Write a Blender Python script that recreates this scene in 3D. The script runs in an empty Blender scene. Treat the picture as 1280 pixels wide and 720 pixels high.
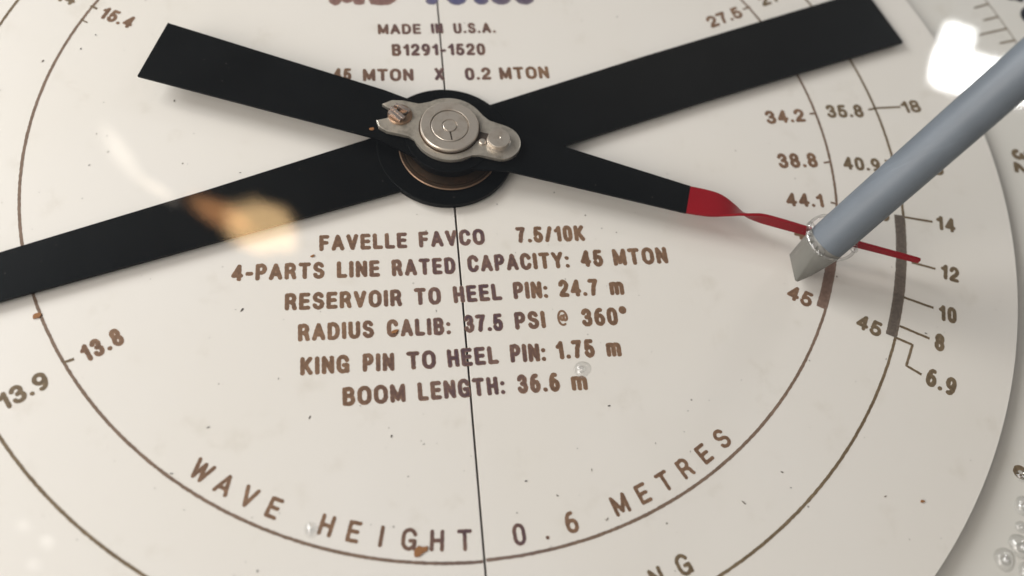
import bpy, bmesh, math, random
import numpy as np
from mathutils import Matrix, Vector
random.seed(7)
rng = np.random.default_rng(11)
MM = 0.001
PI = math.pi
sc = bpy.context.scene
C = sc.collection

# ------------------------------------------------------------------ camera
cam_d = bpy.data.cameras.new('camera')
cam = bpy.data.objects.new('camera', cam_d)
C.objects.link(cam)
R3 = Matrix(((0.9890010729513813, 0.04464102020990422, -0.14101084006428546),
             (-0.10030242115969863, 0.9030826579709865, -0.4175896756165803),
             (0.1087028150993295, 0.42714036590642807, 0.8976273201071834)))
cam.matrix_world = Matrix.Translation((-0.01473784, -0.10673536, 0.15747248)) @ R3.to_4x4()
cam_d.sensor_width = 36
cam_d.lens = 36 * 1102.49 / 1280
cam_d.clip_start = 0.002
cam_d.clip_end = 20
cam_d.dof.use_dof = True
cam_d.dof.focus_distance = 0.174
cam_d.dof.aperture_fstop = 9.0
sc.camera = cam
sc.render.resolution_x = 1024
sc.render.resolution_y = 576
sc.view_settings.view_transform = 'Standard'
sc.view_settings.look = 'None'
sc.view_settings.exposure = 0.07
sc.view_settings.gamma = 1
sc.cycles.transparent_max_bounces = 24
sc.cycles.max_bounces = 10
sc.cycles.caustics_refractive = False
sc.cycles.caustics_reflective = False

# ------------------------------------------------------------------ world: soft room light
w = bpy.data.worlds.new('World')
sc.world = w
w.use_nodes = True
nt = w.node_tree
nt.nodes.clear()
def N(t, ty, **kw):
    n = t.nodes.new(ty)
    for k, v in kw.items():
        setattr(n, k, v)
    return n
out = N(nt, 'ShaderNodeOutputWorld')
bg = N(nt, 'ShaderNodeBackground')
tc = N(nt, 'ShaderNodeTexCoord')
noi = N(nt, 'ShaderNodeTexNoise')
noi.inputs['Scale'].default_value = 1.7
noi.inputs['Detail'].default_value = 1.0
cr = N(nt, 'ShaderNodeValToRGB')
cr.color_ramp.elements[0].position = 0.35
cr.color_ramp.elements[0].color = (0.13, 0.145, 0.165, 1)
cr.color_ramp.elements[1].position = 0.68
cr.color_ramp.elements[1].color = (0.42, 0.40, 0.37, 1)
nt.links.new(tc.outputs['Generated'], noi.inputs['Vector'])
nt.links.new(noi.outputs['Fac'], cr.inputs['Fac'])
sxyz = N(nt, 'ShaderNodeSeparateXYZ')
nt.links.new(tc.outputs['Generated'], sxyz.inputs['Vector'])
side = N(nt, 'ShaderNodeValToRGB')          # fill added to the world colour, brighter towards the left front
side.color_ramp.elements[0].position = 0.0
side.color_ramp.elements[0].color = (3.1, 2.85, 2.6, 1)
side.color_ramp.elements[1].position = 1.0
side.color_ramp.elements[1].color = (0.55, 0.55, 0.57, 1)
mr = N(nt, 'ShaderNodeMapRange')
mr.inputs['From Min'].default_value = -0.62; mr.inputs['From Max'].default_value = -0.22
dt = N(nt, 'ShaderNodeVectorMath', operation='DOT_PRODUCT')
dt.inputs[1].default_value = (0.72, 0.69, 0.0)
nt.links.new(tc.outputs['Generated'], dt.inputs[0])
nt.links.new(dt.outputs['Value'], mr.inputs['Value'])
nt.links.new(mr.outputs[0], side.inputs['Fac'])
mul = N(nt, 'ShaderNodeMix', data_type='RGBA', blend_type='MULTIPLY')
mul.inputs[0].default_value = 1.0
nt.links.new(cr.outputs['Color'], mul.inputs[6]); nt.links.new(side.outputs['Color'], mul.inputs[7])
nt.links.new(mul.outputs[2], bg.inputs['Color'])
bg.inputs['Strength'].default_value = 1.0
nt.links.new(bg.outputs['Background'], out.inputs['Surface'])

# ------------------------------------------------------------------ lamps
def area(name, loc, target, sx, sy, power, col, shape='RECTANGLE', axes=None, feather=None):
    d = bpy.data.lights.new(name, 'AREA')
    d.shape = shape
    d.size = sx; d.size_y = sy; d.energy = power; d.color = col
    o = bpy.data.objects.new(name, d)
    C.objects.link(o)
    loc = Vector(loc)
    if feather:
        d.use_nodes = True
        t = d.node_tree
        em = t.nodes['Emission']
        g = N(t, 'ShaderNodeNewGeometry')
        s1 = N(t, 'ShaderNodeVectorMath', operation='SUBTRACT'); s1.inputs[1].default_value = (0.5, 0.5, 0)
        t.links.new(g.outputs['Parametric'], s1.inputs[0])
        nz = N(t, 'ShaderNodeTexNoise'); nz.inputs['Scale'].default_value = feather[2]; nz.inputs['Detail'].default_value = 1
        t.links.new(g.outputs['Parametric'], nz.inputs['Vector'])
        ns = N(t, 'ShaderNodeVectorMath', operation='SUBTRACT'); ns.inputs[1].default_value = (0.5, 0.5, 0.5)
        t.links.new(nz.outputs['Color'], ns.inputs[0])
        nm = N(t, 'ShaderNodeVectorMath', operation='SCALE'); nm.inputs['Scale'].default_value = feather[3]
        t.links.new(ns.outputs[0], nm.inputs[0])
        ad = N(t, 'ShaderNodeVectorMath', operation='ADD')
        t.links.new(s1.outputs[0], ad.inputs[0]); t.links.new(nm.outputs[0], ad.inputs[1])
        sx_ = N(t, 'ShaderNodeSeparateXYZ'); t.links.new(ad.outputs[0], sx_.inputs[0])
        acc = None
        for ax_ in 'XY':
            ab = N(t, 'ShaderNodeMath', operation='ABSOLUTE'); t.links.new(sx_.outputs[ax_], ab.inputs[0])
            po = N(t, 'ShaderNodeMath', operation='POWER'); po.inputs[1].default_value = feather[0]; t.links.new(ab.outputs[0], po.inputs[0])
            if acc is None: acc = po
            else:
                a2 = N(t, 'ShaderNodeMath', operation='ADD'); t.links.new(acc.outputs[0], a2.inputs[0]); t.links.new(po.outputs[0], a2.inputs[1]); acc = a2
        rt = N(t, 'ShaderNodeMath', operation='POWER'); rt.inputs[1].default_value = 1 / feather[0]; t.links.new(acc.outputs[0], rt.inputs[0])
        mr_ = N(t, 'ShaderNodeMapRange', interpolation_type='SMOOTHSTEP')
        mr_.inputs['From Min'].default_value = 0.47; mr_.inputs['From Max'].default_value = feather[1]
        mr_.inputs['To Min'].default_value = 0.0; mr_.inputs['To Max'].default_value = 1.0
        t.links.new(rt.outputs[0], mr_.inputs['Value'])
        t.links.new(mr_.outputs[0], em.inputs['Strength'])
    if axes:
        ex, ey = Vector(axes[0]), Vector(axes[1])
        ez = ex.cross(ey)
        if ez.dot(Vector((0, 0, 0.012)) - loc) > 0:      # a lamp shines along its -Z
            ex = -ex; ez = -ez
        m = Matrix((ex, ey, ez)).transposed()
        o.matrix_world = Matrix.Translation(loc) @ m.to_4x4()
    else:
        q = (Vector(target) - loc).to_track_quat('-Z', 'Y')
        o.matrix_world = Matrix.Translation(loc) @ q.to_matrix().to_4x4()
    return o
# main daylight from a window to the upper left of the gauge
area('window_light', (-0.62, 0.36, 0.50), (0.0, 0, 0), 0.42, 0.42, 7.2, (0.985, 0.985, 0.985))
area('left_front_fill', (-0.42, -0.20, 0.30), (-0.02, -0.02, 0), 0.36, 0.36, 2.0, (1.0, 0.95, 0.91))  # added fill lamp without a known source, lightens the shadows
# small bright openings and added emitters shaped for the warm and pale glass reflections
area('bright_opening_tall', (0.5037, 0.3798, 0.45), None, 0.0345, 0.0640, 0.20, (1, 1, 1), axes=((0.9327, -0.36, 0.0209), (0.3318, 0.8343, -0.4403)), feather=(9, .33, 2.2, .07))
area('bright_opening_wide', (0.5286, 0.3582, 0.4561), None, 0.1080, 0.0440, 0.50, (1, 1, 1), axes=((0.9581, -0.2859, -0.0175), (0.2493, 0.8625, -0.4404)), feather=(9, .32, 2.2, .07))
WARM = (1.0, 0.66, 0.32)
area('warm_reflection_bowl', (-0.1233, 0.3005, 0.5854), None, 0.0880, 0.0640, 0.150, WARM, 'RECTANGLE', ((0.9488, -0.3158, -0.0021), (0.2826, 0.852, -0.4408)), (2.6, .22, 2.3, .34))
area('warm_reflection_arm', (-0.1587, 0.314, 0.5847), None, 0.0950, 0.0330, 0.044, (1.0, 0.46, 0.18), 'RECTANGLE', ((0.8609, -0.4994, 0.0971), (0.4888, 0.7591, -0.4299)), (2.2, .12, 2.0, .2))
area('pale_reflection_streak', (-0.2481, 0.3744, 0.5706), None, 0.0260, 0.0900, 0.022, (1, 0.9, 0.78), 'RECTANGLE', ((0.8264, 0.4497, -0.339), (-0.5452, 0.7896, -0.2817)), (2.2, .05, 2.0, .3))
area('pale_reflection_tail', (-0.2172, 0.3416, 0.581), None, 0.0653, 0.0160, 0.010, (1, 0.85, 0.7), 'RECTANGLE', ((0.7845, -0.6001, 0.156), (0.6038, 0.6822, -0.4122)), (2.2, .05, 2.0, .3))
for lx, ly, lz, pw in ((-0.3508, 0.0773, 0.725, .0020), (-0.3299, 0.062, 0.7288, .0034), (-0.3423, 0.0441, 0.739, .0022)):  # small emitters added for faint glare blobs in the cover, no known fixtures
    area('glare_spot', (lx, ly, lz), None, 0.016, 0.0102, pw, (1, 0.97, 0.95), 'RECTANGLE', ((0.9141, -0.4031, 0.0439), (0.3802, 0.8143, -0.4386)), (2, .05, 3, .3))

# ------------------------------------------------------------------ materials
def mat(name):
    m = bpy.data.materials.new(name)
    m.use_nodes = True
    t = m.node_tree
    return m, t, t.nodes['Principled BSDF']
def noise(t, scale, detail=3, rough=0.55, vec='Object'):
    tcn = N(t, 'ShaderNodeTexCoord')
    n = N(t, 'ShaderNodeTexNoise')
    n.inputs['Scale'].default_value = scale
    n.inputs['Detail'].default_value = detail
    n.inputs['Roughness'].default_value = rough
    t.links.new(tcn.outputs[vec], n.inputs['Vector'])
    return n
def ramp(t, src, stops):
    r = N(t, 'ShaderNodeValToRGB')
    e = r.color_ramp.elements
    while len(e) < len(stops):
        e.new(0.5)
    for i, (p, c) in enumerate(stops):
        e[i].position = p
        e[i].color = (*c, 1) if len(c) == 3 else c
    t.links.new(src, r.inputs['Fac'])
    return r
def mixc(t, fac, a, b, mode='MIX'):
    m = N(t, 'ShaderNodeMix', data_type='RGBA', blend_type=mode)
    if isinstance(fac, (int, float)): m.inputs[0].default_value = fac
    else: t.links.new(fac, m.inputs[0])
    for i, v in ((6, a), (7, b)):
        if isinstance(v, tuple): m.inputs[i].default_value = (*v, 1)
        else: t.links.new(v, m.inputs[i])
    return m.outputs[2]
def bump(t, b, src, strength, dist):
    bn = N(t, 'ShaderNodeBump')
    bn.inputs['Strength'].default_value = strength
    bn.inputs['Distance'].default_value = dist
    t.links.new(src, bn.inputs['Height'])
    t.links.new(bn.outputs['Normal'], b.inputs['Normal'])

def enamel(name, base, warm):
    m, t, b = mat(name)
    n1 = noise(t, 14, 4)
    n2 = noise(t, 110, 5, 0.65)
    n3 = noise(t, 900, 3)
    col = mixc(t, ramp(t, n1.outputs['Fac'], [(0.3, (0, 0, 0)), (0.75, (1, 1, 1))]).outputs['Color'], base, warm)
    stain = ramp(t, n2.outputs['Fac'], [(0.58, (0, 0, 0)), (0.80, (0.26, 0.26, 0.26))])
    col = mixc(t, stain.outputs['Color'], col, (0.45, 0.38, 0.28))
    # tiny dark pits
    tcn = N(t, 'ShaderNodeTexCoord')
    vo = N(t, 'ShaderNodeTexVoronoi')
    vo.inputs['Scale'].default_value = 330
    t.links.new(tcn.outputs['Object'], vo.inputs['Vector'])
    pit = ramp(t, vo.outputs['Distance'], [(0.045, (1, 1, 1)), (0.09, (0, 0, 0))])
    sep = N(t, 'ShaderNodeSeparateColor')
    t.links.new(vo.outputs['Color'], sep.inputs['Color'])
    keep = ramp(t, sep.outputs[0], [(0.82, (0, 0, 0)), (0.97, (0.8, 0.8, 0.8))])
    mu = N(t, 'ShaderNodeMath', operation='MULTIPLY')
    t.links.new(pit.outputs['Color'], mu.inputs[0]); t.links.new(keep.outputs['Color'], mu.inputs[1])
    col = mixc(t, mu.outputs[0], col, (0.16, 0.13, 0.10))
    t.links.new(col, b.inputs['Base Color'])
    b.inputs['Roughness'].default_value = 0.42
    b.inputs['Specular IOR Level'].default_value = 0.35
    bump(t, b, n3.outputs['Fac'], 0.12, 0.00008)
    return m
M_dial = enamel('dial_enamel', (0.795, 0.748, 0.705), (0.775, 0.722, 0.66))
M_back = enamel('ring_enamel', (0.74, 0.705, 0.66), (0.71, 0.67, 0.61))

def ink(name, core, rim, purple, pfac=0.85):
    m, t, b = mat(name)
    at = N(t, 'ShaderNodeAttribute', attribute_name='rim')
    g = noise(t, 1500, 3, 0.7)
    g2 = noise(t, 160, 2)
    geo = N(t, 'ShaderNodeNewGeometry')
    sx = N(t, 'ShaderNodeSeparateXYZ')
    t.links.new(geo.outputs['Position'], sx.inputs['Vector'])
    # the ink is more violet along the joint between the two plates
    pr = N(t, 'ShaderNodeMapRange')
    pr.inputs['From Min'].default_value = -0.022; pr.inputs['From Max'].default_value = 0.016
    t.links.new(sx.outputs['X'], pr.inputs['Value'])
    band = ramp(t, pr.outputs[0], [(0.0, (0, 0, 0)), (0.5, (1, 1, 1)), (0.78, (1, 1, 1)), (1.0, (0, 0, 0))])
    mu = N(t, 'ShaderNodeMath', operation='MULTIPLY')
    t.links.new(band.outputs['Color'], mu.inputs[0]); mu.inputs[1].default_value = pfac
    c0 = mixc(t, mu.outputs[0], core, purple)
    light = ramp(t, g2.outputs['Fac'], [(0.4, (0, 0, 0)), (0.7, (0.4, 0.4, 0.4))])
    c0 = mixc(t, light.outputs['Color'], c0, rim)
    r = ramp(t, at.outputs['Fac'], [(0.0, (0.62, 0.62, 0.62)), (0.5, (0.08, 0.08, 0.08)), (1.0, (0, 0, 0))])
    c1 = mixc(t, r.outputs['Color'], c0, rim)
    gr = ramp(t, g.outputs['Fac'], [(0.35, (0.78, 0.78, 0.78)), (0.65, (1.2, 1.2, 1.2))])
    c2 = mixc(t, 1.0, c1, gr.outputs['Color'], 'MULTIPLY')
    t.links.new(c2, b.inputs['Base Color'])
    b.inputs['Roughness'].default_value = 0.6
    b.inputs['Specular IOR Level'].default_value = 0.25
    return m
M_ink = ink('brown_ink', (0.165, 0.092, 0.056), (0.32, 0.19, 0.115), (0.090, 0.052, 0.066), 1.0)
M_ink2 = ink('olive_ink', (0.145, 0.10, 0.058), (0.27, 0.20, 0.125), (0.11, 0.08, 0.085))
M_line = ink('line_ink', (0.18, 0.12, 0.085), (0.29, 0.20, 0.15), (0.14, 0.10, 0.10), 0.6)
M_logo_red = ink('logo_red_ink', (0.20, 0.10, 0.085), (0.32, 0.20, 0.17), (0.14, 0.09, 0.11), 0.3)
M_logo_blue = ink('logo_blue_ink', (0.11, 0.085, 0.12), (0.22, 0.18, 0.22), (0.075, 0.085, 0.20), 0.9)
M_band_in = ink('inner_band_ink', (0.20, 0.125, 0.095), (0.27, 0.18, 0.14), (0.17, 0.11, 0.1), 0)
M_band_out = ink('outer_band_ink', (0.125, 0.098, 0.080), (0.19, 0.15, 0.12), (0.1, 0.08, 0.08), 0)
M_black_ink = ink('black_ink', (0.012, 0.013, 0.02), (0.03, 0.03, 0.04), (0.02, 0.02, 0.03), 0)

def paint(name, col, rough, dust=0.0, spec=0.5):
    m, t, b = mat(name)
    n = noise(t, 60, 4)
    c = mixc(t, ramp(t, n.outputs['Fac'], [(0.35, (0, 0, 0)), (0.7, (1, 1, 1))]).outputs['Color'], col, tuple(x * 1.25 + 0.0006 for x in col))
    if dust:
        tcn = N(t, 'ShaderNodeTexCoord')
        vo = N(t, 'ShaderNodeTexVoronoi'); vo.inputs['Scale'].default_value = 900
        t.links.new(tcn.outputs['Object'], vo.inputs['Vector'])
        a = ramp(t, vo.outputs['Distance'], [(0.06, (1, 1, 1)), (0.14, (0, 0, 0))])
        s = N(t, 'ShaderNodeSeparateColor'); t.links.new(vo.outputs['Color'], s.inputs['Color'])
        k = ramp(t, s.outputs[1], [(0.93, (0, 0, 0)), (0.97, (1, 1, 1))])
        mu = N(t, 'ShaderNodeMath', operation='MULTIPLY')
        t.links.new(a.outputs['Color'], mu.inputs[0]); t.links.new(k.outputs['Color'], mu.inputs[1])
        mu2 = N(t, 'ShaderNodeMath', operation='MULTIPLY'); t.links.new(mu.outputs[0], mu2.inputs[0]); mu2.inputs[1].default_value = dust
        c = mixc(t, mu2.outputs[0], c, (0.3, 0.27, 0.23))
    tcs = N(t, 'ShaderNodeTexCoord'); mp = N(t, 'ShaderNodeMapping')
    mp.inputs['Scale'].default_value = (60, 900, 60); mp.inputs['Rotation'].default_value = (0, 0, 0.5)
    t.links.new(tcs.outputs['Object'], mp.inputs['Vector'])
    ns_ = N(t, 'ShaderNodeTexNoise'); ns_.inputs['Scale'].default_value = 1.0; ns_.inputs['Detail'].default_value = 4
    t.links.new(mp.outputs['Vector'], ns_.inputs['Vector'])
    sc_ = ramp(t, ns_.outputs['Fac'], [(0.64, (0, 0, 0)), (0.78, (0.22, 0.22, 0.22))])
    c = mixc(t, sc_.outputs['Color'], c, tuple(min(1, x * 2.2 + 0.012) for x in col))
    t.links.new(c, b.inputs['Base Color'])
    nr = noise(t, 120, 3)
    rr = N(t, 'ShaderNodeMapRange'); rr.inputs['To Min'].default_value = rough - 0.06; rr.inputs['To Max'].default_value = rough + 0.1
    t.links.new(nr.outputs['Fac'], rr.inputs['Value']); t.links.new(rr.outputs[0], b.inputs['Roughness'])
    b.inputs['Specular IOR Level'].default_value = spec
    nb = noise(t, 2600, 2)
    bump(t, b, nb.outputs['Fac'], 0.1, 0.00004)
    return m
M_black = paint('satin_black_paint', (0.0030, 0.0036, 0.0040), 0.34, 0.25, 0.06)
M_red = paint('red_paint', (0.24, 0.004, 0.010), 0.4, 0.15, 0.15)
M_rod = paint('grey_rod_paint', (0.100, 0.117, 0.135), 0.44, 0.1, 0.45)
M_tab = paint('grey_tab_paint', (0.16, 0.155, 0.14), 0.38, 0.35, 0.5)

def metal(name, col, rough, metallic=1.0, stain=(0.3, 0.2, 0.12), amt=0.5, brushed=False):
    m, t, b = mat(name)
    n = noise(t, 380, 5, 0.65)
    c = mixc(t, ramp(t, n.outputs['Fac'], [(0.48, (0, 0, 0)), (0.8, (amt,) * 3)]).outputs['Color'], col, stain)
    t.links.new(c, b.inputs['Base Color'])
    b.inputs['Metallic'].default_value = metallic
    b.inputs['Roughness'].default_value = rough
    nb = noise(t, 2500, 3)
    bump(t, b, nb.outputs['Fac'], 0.22, 0.00006)
    return m
M_steel = metal('worn_steel', (0.66, 0.60, 0.52), 0.34, 0.75, stain=(0.20, 0.17, 0.13), amt=0.8)
M_steel2 = metal('turned_steel', (0.64, 0.57, 0.50), 0.32, 0.7, amt=0.55)
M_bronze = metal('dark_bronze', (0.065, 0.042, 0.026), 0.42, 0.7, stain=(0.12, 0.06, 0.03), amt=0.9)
M_brass = metal('brown_brass', (0.34, 0.22, 0.15), 0.32, 0.8, amt=0.7)
M_screw = metal('copper_screw', (0.62, 0.52, 0.47), 0.25, 0.8, amt=0.6)
M_gap, t_, b_ = mat('dark_groove')
ng_ = noise(t_, 500, 2)
t_.links.new(ramp(t_, ng_.outputs['Fac'], [(0.3, (0.02, 0.015, 0.01)), (0.7, (0.05, 0.035, 0.025))]).outputs['Color'], b_.inputs['Base Color'])
b_.inputs['Roughness'].default_value = 0.8

M_glass = bpy.data.materials.new('clear_cover_sheet')
M_glass.use_nodes = True
t = M_glass.node_tree
t.nodes.clear()
o_ = N(t, 'ShaderNodeOutputMaterial'); mx = N(t, 'ShaderNodeMixShader'); tr = N(t, 'ShaderNodeBsdfTransparent'); gl = N(t, 'ShaderNodeBsdfGlossy')
tr.inputs['Color'].default_value = (0.985, 0.99, 0.985, 1)
gl.inputs['Roughness'].default_value = 0.012
lw = N(t, 'ShaderNodeLayerWeight'); lw.inputs['Blend'].default_value = 0.5
pw = N(t, 'ShaderNodeMath', operation='POWER'); pw.inputs[1].default_value = 5
ma = N(t, 'ShaderNodeMath', operation='MULTIPLY_ADD'); ma.inputs[1].default_value = 0.96; ma.inputs[2].default_value = 0.04
t.links.new(lw.outputs['Facing'], pw.inputs[0]); t.links.new(pw.outputs[0], ma.inputs[0]); t.links.new(ma.outputs[0], mx.inputs[0])
t.links.new(tr.outputs[0], mx.inputs[1]); t.links.new(gl.outputs[0], mx.inputs[2]); t.links.new(mx.outputs[0], o_.inputs[0])
gn = noise(t, 25, 3)
rr = N(t, 'ShaderNodeMapRange'); rr.inputs['To Min'].default_value = 0.0; rr.inputs['To Max'].default_value = 0.05
t.links.new(gn.outputs['Fac'], rr.inputs['Value']); t.links.new(rr.outputs[0], gl.inputs['Roughness'])

M_drop = bpy.data.materials.new('water_drop')
M_drop.use_nodes = True
t = M_drop.node_tree
t.nodes.clear()
o_ = N(t, 'ShaderNodeOutputMaterial'); mx = N(t, 'ShaderNodeMixShader'); tr = N(t, 'ShaderNodeBsdfTransparent'); gl = N(t, 'ShaderNodeBsdfGlossy')
gl.inputs['Roughness'].default_value = 0.06
lw = N(t, 'ShaderNodeLayerWeight'); lw.inputs['Blend'].default_value = 0.5
tint = ramp(t, lw.outputs['Facing'], [(0.0, (0.97, 0.97, 0.97)), (0.55, (0.93, 0.93, 0.92)), (0.92, (0.30, 0.28, 0.26))])  # dark outline put into the tint in place of refraction
t.links.new(tint.outputs['Color'], tr.inputs['Color'])
pw = N(t, 'ShaderNodeMath', operation='POWER'); pw.inputs[1].default_value = 4
ma = N(t, 'ShaderNodeMath', operation='MULTIPLY_ADD'); ma.inputs[1].default_value = 0.7; ma.inputs[2].default_value = 0.1
t.links.new(lw.outputs['Facing'], pw.inputs[0]); t.links.new(pw.outputs[0], ma.inputs[0]); t.links.new(ma.outputs[0], mx.inputs[0])
t.links.new(tr.outputs[0], mx.inputs[1]); t.links.new(gl.outputs[0], mx.inputs[2]); t.links.new(mx.outputs[0], o_.inputs[0])
nd = noise(t, 1400, 1)
bn = N(t, 'ShaderNodeBump'); bn.inputs['Strength'].default_value = 0.5; bn.inputs['Distance'].default_value = 0.0003
t.links.new(nd.outputs['Fac'], bn.inputs['Height']); t.links.new(bn.outputs['Normal'], gl.inputs['Normal'])
M_rust = metal('rust_brown', (0.30, 0.13, 0.045), 0.8, 0.0, stain=(0.16, 0.07, 0.03), amt=0.9)
M_dust, t, b = mat('dark_dust')
nn = noise(t, 300, 1)
t.links.new(ramp(t, nn.outputs['Fac'], [(0.4, (0.03, 0.026, 0.024)), (0.62, (0.22, 0.18, 0.14))]).outputs['Color'], b.inputs['Base Color'])

# ------------------------------------------------------------------ mesh helpers
def link_mesh(name, bm, m, parent=None, smooth=False, recalc=True):
    if recalc:
        bmesh.ops.recalc_face_normals(bm, faces=bm.faces)
    me = bpy.data.meshes.new(name)
    bm.to_mesh(me); bm.free()
    if smooth:
        for p in me.polygons: p.use_smooth = True
        try: me.set_sharp_from_angle(angle=math.radians(25))
        except Exception: pass
    me.materials.append(m)
    o = bpy.data.objects.new(name, me)
    C.objects.link(o)
    if parent: o.parent = parent
    return o
def tag(o, label=None, cat=None, group=None, kind=None):
    if label: o['label'] = label
    if cat: o['category'] = cat
    if group: o['group'] = group
    if kind: o['kind'] = kind
    return o
def empty(name, loc=(0, 0, 0), rz=0.0):
    o = bpy.data.objects.new(name, None)
    o.empty_display_size = 0.01
    C.objects.link(o); o.location = loc; o.rotation_euler = (0, 0, rz)
    return o
def prism(pts, z0, z1, bm=None, bevel=0.0):
    """flat outline in mm -> solid slab, edges softened"""
    bm = bm or bmesh.new()
    lo = [bm.verts.new((x * MM, y * MM, z0 * MM)) for x, y in pts]
    hi = [bm.verts.new((x * MM, y * MM, z1 * MM)) for x, y in pts]
    n = len(pts)
    bm.faces.new(hi); bm.faces.new(lo[::-1])
    for i in range(n):
        bm.faces.new((lo[i], lo[(i + 1) % n], hi[(i + 1) % n], hi[i]))
    if bevel:
        te = [e for e in bm.edges if all(v.co.z > (z1 - 1e-4) * MM for v in e.verts)]
        bmesh.ops.bevel(bm, geom=te, offset=bevel * MM, segments=2, affect='EDGES', profile=0.6)
    return bm
def lathe(prof, cx, cy, n=72, bm=None, tilt=None):
    """profile [(r, z)] in mm around a vertical axis"""
    bm = bm or bmesh.new()
    rows = []
    for r, z in prof:
        if r < 1e-6:
            rows.append([bm.verts.new((cx * MM, cy * MM, z * MM))] * n)
        else:
            rows.append([bm.verts.new(((cx + r * math.cos(2 * PI * i / n)) * MM, (cy + r * math.sin(2 * PI * i / n)) * MM, z * MM)) for i in range(n)])
    for a, b2 in zip(rows[:-1], rows[1:]):
        for i in range(n):
            q = [a[i], a[(i + 1) % n], b2[(i + 1) % n], b2[i]]
            u = []
            for v in q:
                if v not in u: u.append(v)
            if len(u) > 2:
                try: bm.faces.new(u)
                except ValueError: pass
    return bm
def arcpts(cx, cy, r, a0, a1, n=24):
    return [(cx + r * math.cos(math.radians(a0 + (a1 - a0) * i / n)), cy + r * math.sin(math.radians(a0 + (a1 - a0) * i / n))) for i in range(n + 1)]

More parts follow.
